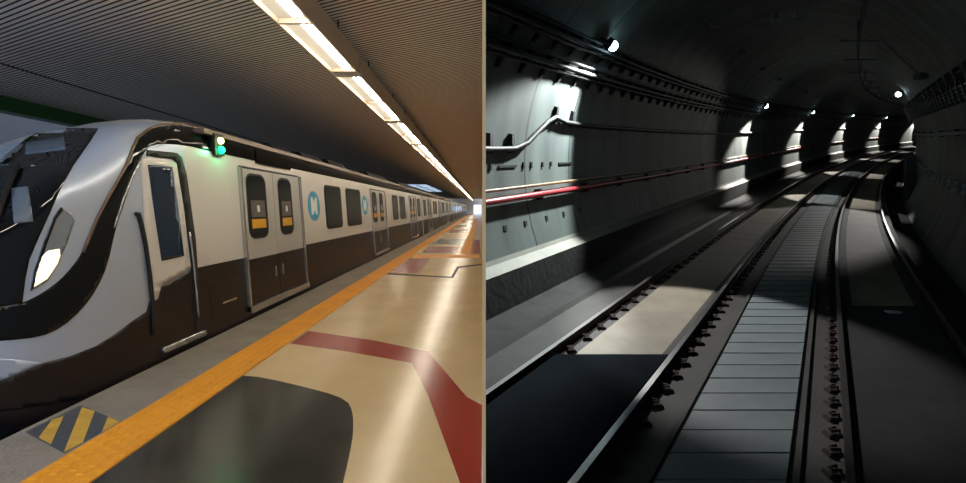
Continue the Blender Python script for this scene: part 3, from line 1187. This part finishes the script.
for th, lab in ((155.8, 'lower dark cable bundle high on the left tunnel wall'), (148.8, 'upper dark cable bundle high on the left tunnel wall')):
    rt = run('cable_bundle', th, .16, .05, 6.2, 80, M['cable'], lab, 'cable', group='cable bundles on the left wall')
    for dth in (-1.6, 1.4):
        o = link('cable', _tube_bm([TA(th + dth, Y, TR - .12) for Y in yrange(6.2, 80)], .035), M['cable'])
        o.parent = rt
    Y = 6.6
    while Y < 34:
        bm = bmesh.new()
        q = [TA(th + 4.2, Y, TR + .02), TA(th - 2.0, Y, TR + .02), TA(th - 2.0, Y, TR - .13), TA(th + 4.2, Y, TR - .05)]
        d = Vector((.04, .055, .006))
        hexa(bm, q + [v + d for v in q])
        if min(v.co.x for v in bm.verts) > .01:
            o = link('bracket', bm, M['cable'])
            o.parent = rt
        else:
            bm.free()
        Y += .58
# small fixings on the left wall
for (th, ya, yb, hh) in ((180, 8.28, 8.75, .02), (180, 10.1, 10.6, .02), (180, 8.93, 8.97, .06), (180, 9.16, 9.2, .06), (180, 9.52, 9.56, .05), (180, 9.8, 9.84, .05), (180, 8.06, 8.1, .06)):
    bm = bmesh.new()
    dth = hh / TR * 57.3
    q = [TA(th - dth, ya, TR + .02), TA(th + dth, ya, TR + .02), TA(th + dth, ya, TR - .03), TA(th - dth, ya, TR - .03)]
    q2 = [TA(th - dth, yb, TR + .02), TA(th + dth, yb, TR + .02), TA(th + dth, yb, TR - .03), TA(th - dth, yb, TR - .03)]
    hexa(bm, q + q2)
    long_ = hh < .03
    tag(link('wall_strip' if long_ else 'wall_plug', bm, M['cable']), ('short dark strip on the left wall above the tan pipe, %s of two' % ('nearer' if ya < 9 else 'farther')) if long_ else 'small dark plug in the left wall above the tan pipe',
        'wall fixing', None if long_ else 'dark plugs above the tan pipe')
for Y in (8.24, 8.79, 9.45, 10.05, 10.7):
    bm = bmesh.new()
    q = []
    for dy in (0, .07):
        q += [TA(192.2, Y + dy, TR + .02), TA(193.3, Y + dy, TR + .02), TA(193.3, Y + dy, TR - .02), TA(192.2, Y + dy, TR - .02)]
    hexa(bm, q)
    tag(link('wall_plug', bm, M['cable']), 'small dark plug low on the left wall under the red pipe', 'wall fixing', 'dark plugs under the red pipe')

# cables on the right wall
def rack(th, n, rad, a, b, m, label, cat, brk, name):
    rt = run(name, th, .14, rad, a, b, m, label, cat)
    for j in range(1, n):
        o = link('cable', _tube_bm([TA(th + 1.25 * j, Y, TR - .14) for Y in yrange(a, b)], rad), m)
        o.parent = rt
    Y = a + .2
    k_ = 0
    while Y < b and k_ < 70:
        bm = bmesh.new()
        q = [TA(th - 1.5, Y, TR + .02), TA(th + 1.25 * n + .6, Y, TR + .02), TA(th + 1.25 * n + .6, Y, TR - .2), TA(th - 1.5, Y, TR - .24)]
        d = Vector((.04, .06, .006))
        hexa(bm, q + [v + d for v in q])
        o = link('bracket', bm, M['cable_grey'])
        o.parent = rt
        Y += brk
        k_ += 1


rack(27.2, 2, .03, 9, 60, M['cable'], 'uppermost cable rack on the right tunnel wall', 'cable rack', 1.0, 'cable_rack')
rack(20.6, 4, .035, 9, 60, M['cable_grey'], 'thick grey cable rack below the top rack on the right wall', 'cable rack', .55, 'cable_rack')
run('wall_pipe', 9.4, .12, .07, 9, 60, M['cable_grey'], 'grey pipe along the right tunnel wall', 'pipe', 2.6)
Y = 11.5
while Y < 26:
    bm = bmesh.new()
    for th in (-9.2, -11.4):
        c = TA(th, Y, TR - .12)
        ball(bm, c, .06, (1, 1, 1.1), 8, 6)
    tube(bm, [TA(-8, Y, TR - .02), TA(-9.2, Y, TR - .12), TA(-12.5, Y, TR - .12)], .02, 6)
    tag(link('insulator', bm, M['insul']), 'white insulator in the row low on the right tunnel wall', 'insulator', 'white insulators on the right wall')
    Y += .95
# bolts along the vault
for i in range(9):
    Y = 14.08 + 3.98 * i
    th = 123 + min(8, i * 1.4)
    bm = bmesh.new()
    c = TA(th, Y, TR - .1)
    box(bm, (c.x - .09, c.y - .07, c.z - .09), (c.x + .09, c.y + .07, c.z + .06))
    tube(bm, [c, TA(th, Y, TR + .02)], .02, 6)
    tag(link('vault_hanger', bm, M['bolt']), 'small grey hanger in the line along the tunnel vault', 'hanger', 'hangers along the vault')
# overhead conductor
bm = bmesh.new()
sweep(bm, [(.75, 3.2), (.83, 3.2), (.83, 3.32), (.75, 3.32)], yrange(5, 90), closed=True)
cl = tag(link('overhead_conductor', bm, M['cable']), 'dark overhead conductor bar under the tunnel vault', 'conductor bar')
for Y in (15.8, 19.5, 23.6, 28, 33, 39, 46):
    bm = bmesh.new()
    tube(bm, [T(.8, 3.3, Y), T(.8, 4.3, Y)], .03, 6)
    tube(bm, [T(.2, 3.62, Y), T(1.5, 3.62, Y)], .03, 6)
    o = link('support', bm, M['bolt'])
    o.parent = cl
    bm = bmesh.new()
    for z in (3.44, 3.5, 3.56):
        ball(bm, T(.8, z, Y), .09, (1, 1, .4), 10, 6)
    q = link('insulator', bm, M['insul'])
    q.parent = o
bm = bmesh.new()
a0, a1 = TA(104, 15.5, TR - .25), TA(90.5, 16.0, TR - .22)
tube(bm, [a0, a1], .045, 6)
for t in (0.02, .25, .7, .98):
    c = a0.lerp(a1, t)
    tube(bm, [c + Vector((0, 0, .3)), c - Vector((0, 0, .09))], .035, 6)
tag(link('cross_bar', bm, M['insul']), 'pale cross bar with short drops on the tunnel crown', 'cross bar')
bm = bmesh.new()
c = TA(35, 15.77, TR - .2)
box(bm, (c.x - .16, c.y - .12, c.z - .1), (c.x + .14, c.y + .12, c.z + .1))
tube(bm, [c, TA(58, 15.6, TR - .25)], .02, 6)
tube(bm, [c, TA(35, 15.77, TR + .02)], .03, 6)
tag(link('junction_box', bm, M['bolt']), 'grey junction box with a stay rod high on the right vault', 'junction box')
# cabinets at the foot of the right wall
for Y, lab in ((24.5, 'tall grey cabinet at the right tunnel wall, nearer one'), (27.5, 'tall grey cabinet at the right tunnel wall, farther one')):
    bm = bmesh.new()
    q = []
    for X, z in ((3.25, -2.9), (3.25, -.6)):
        pass
    pts = [T(X, z, Y + d) for z in (-3.02, -.55) for X, d in ((3.05, 0), (3.6, 0), (3.6, .8), (3.05, .8))]
    hexa(bm, pts)
    cb = tag(link('trackside_cabinet', bm, M['bolt']), lab, 'cabinet')
    bm = bmesh.new()
    hexa(bm, [T(X, z, Y - d) for z in (-2.8, -.7) for X, d in ((3.1, .03), (3.55, .03), (3.55, .0), (3.1, .0))])
    o = link('door', bm, M['bolt'])
    o.parent = cb


# lamps along the tunnel
def tunnel_lamp(th, Y, label, big, tx, tz, back, power, size=70, fl=1.5, fsize=42, fx=-1.6, fback=3.4):
    s = 1 if th > 90 else -1
    c = TA(th, Y, TR - .28)
    root = empty('tunnel_lamp', TA(th, Y, TR), label, 'lamp', 'lamps along the tunnel wall')
    inv = Matrix.Translation(-Vector(root.location))
    bm = bmesh.new()
    tube(bm, [TA(th, Y, TR + .02), TA(th, Y, TR - .2)], .035, 8)
    link('bracket', bm, M['cable'], root)
    bm = bmesh.new()
    d = (TA(th, Y, TR) - TA(th, Y, TR - .3)).normalized()
    tube(bm, [c + d * .16, c + d * .03], .13, 14)
    link('housing', bm, M['cable'], root)
    bm = bmesh.new()
    ball(bm, c, .11 if big else .13)
    link('bulb', bm, M['bulb'] if big else M['bulb_small'], root)
    l = bpy.data.lights.new('lamp_beam', 'SPOT')
    l.energy = power
    l.color = (.93, .99, .97) if big else (1.0, .97, .88)
    l.spot_size = R(size)
    l.spot_blend = .5
    l.shadow_soft_size = .1
    lo = bpy.data.objects.new('lamp_beam', l)
    COL.objects.link(lo)
    p = TA(th, Y, TR - (.55 if big else .72))
    lo.location = p - root.location
    lo.parent = root
    lo.rotation_euler = (T(tx, tz, Y - back) - p).to_track_quat('-Z', 'Y').to_euler()
    l = bpy.data.lights.new('floor_beam', 'SPOT')
    l.energy = power * fl
    l.color = (1.0, .98, .94)
    l.spot_size = R(fsize)
    l.spot_blend = .35
    l.shadow_soft_size = .06
    lo = bpy.data.objects.new('floor_beam', l)
    COL.objects.link(lo)
    lo.location = p - root.location
    lo.parent = root
    lo.rotation_euler = (T(fx, -2.6, Y - fback) - p).to_track_quat('-Z', 'Y').to_euler()


tunnel_lamp(146.0, 10.33, 'bright round lamp high on the left tunnel wall, nearest of all lamps', True, -5.7, -.6, 1.3, SPOT_W * 4.2, 62, .58, 44, -2.0, 2.9)
for Y, lab in ((27.15, 'second lamp along the left tunnel wall'), (39.74, 'third lamp along the left tunnel wall'), (54.29, 'fourth lamp along the left tunnel wall'), (68.86, 'fifth lamp along the left tunnel wall'), (84.4, 'sixth lamp along the left wall, almost hidden by the bend'), (98.9, 'last lamp along the left wall, behind the bend')):
    tunnel_lamp(148.6, Y, lab, False, -5.75, -.35, 1.7, SPOT_W * 9, 32, .45, 34, -.9, 3.6)
tunnel_lamp(38, 24, 'single lamp high on the right tunnel wall above the cable racks', False, -5.5, -.4, 7, SPOT_W * .5, 30, 5.5, 28, -.8, 6.0)

# unseen fill spot, added to wash the right tunnel wall bluish
l = bpy.data.lights.new('tunnel_fill', 'SPOT')
l.energy = FILL_W
l.color = (.6, .82, 1)
l.spot_size = R(48)
l.spot_blend = 1
l.shadow_soft_size = .12
ho = bpy.data.objects.new('tunnel_fill', l)
COL.objects.link(ho)
ho.location = (0.5, 0.6, CZ - 1.2)
ho.rotation_euler = (T(2.6, .3, 14) - Vector(ho.location)).to_track_quat('-Z', 'Y').to_euler()
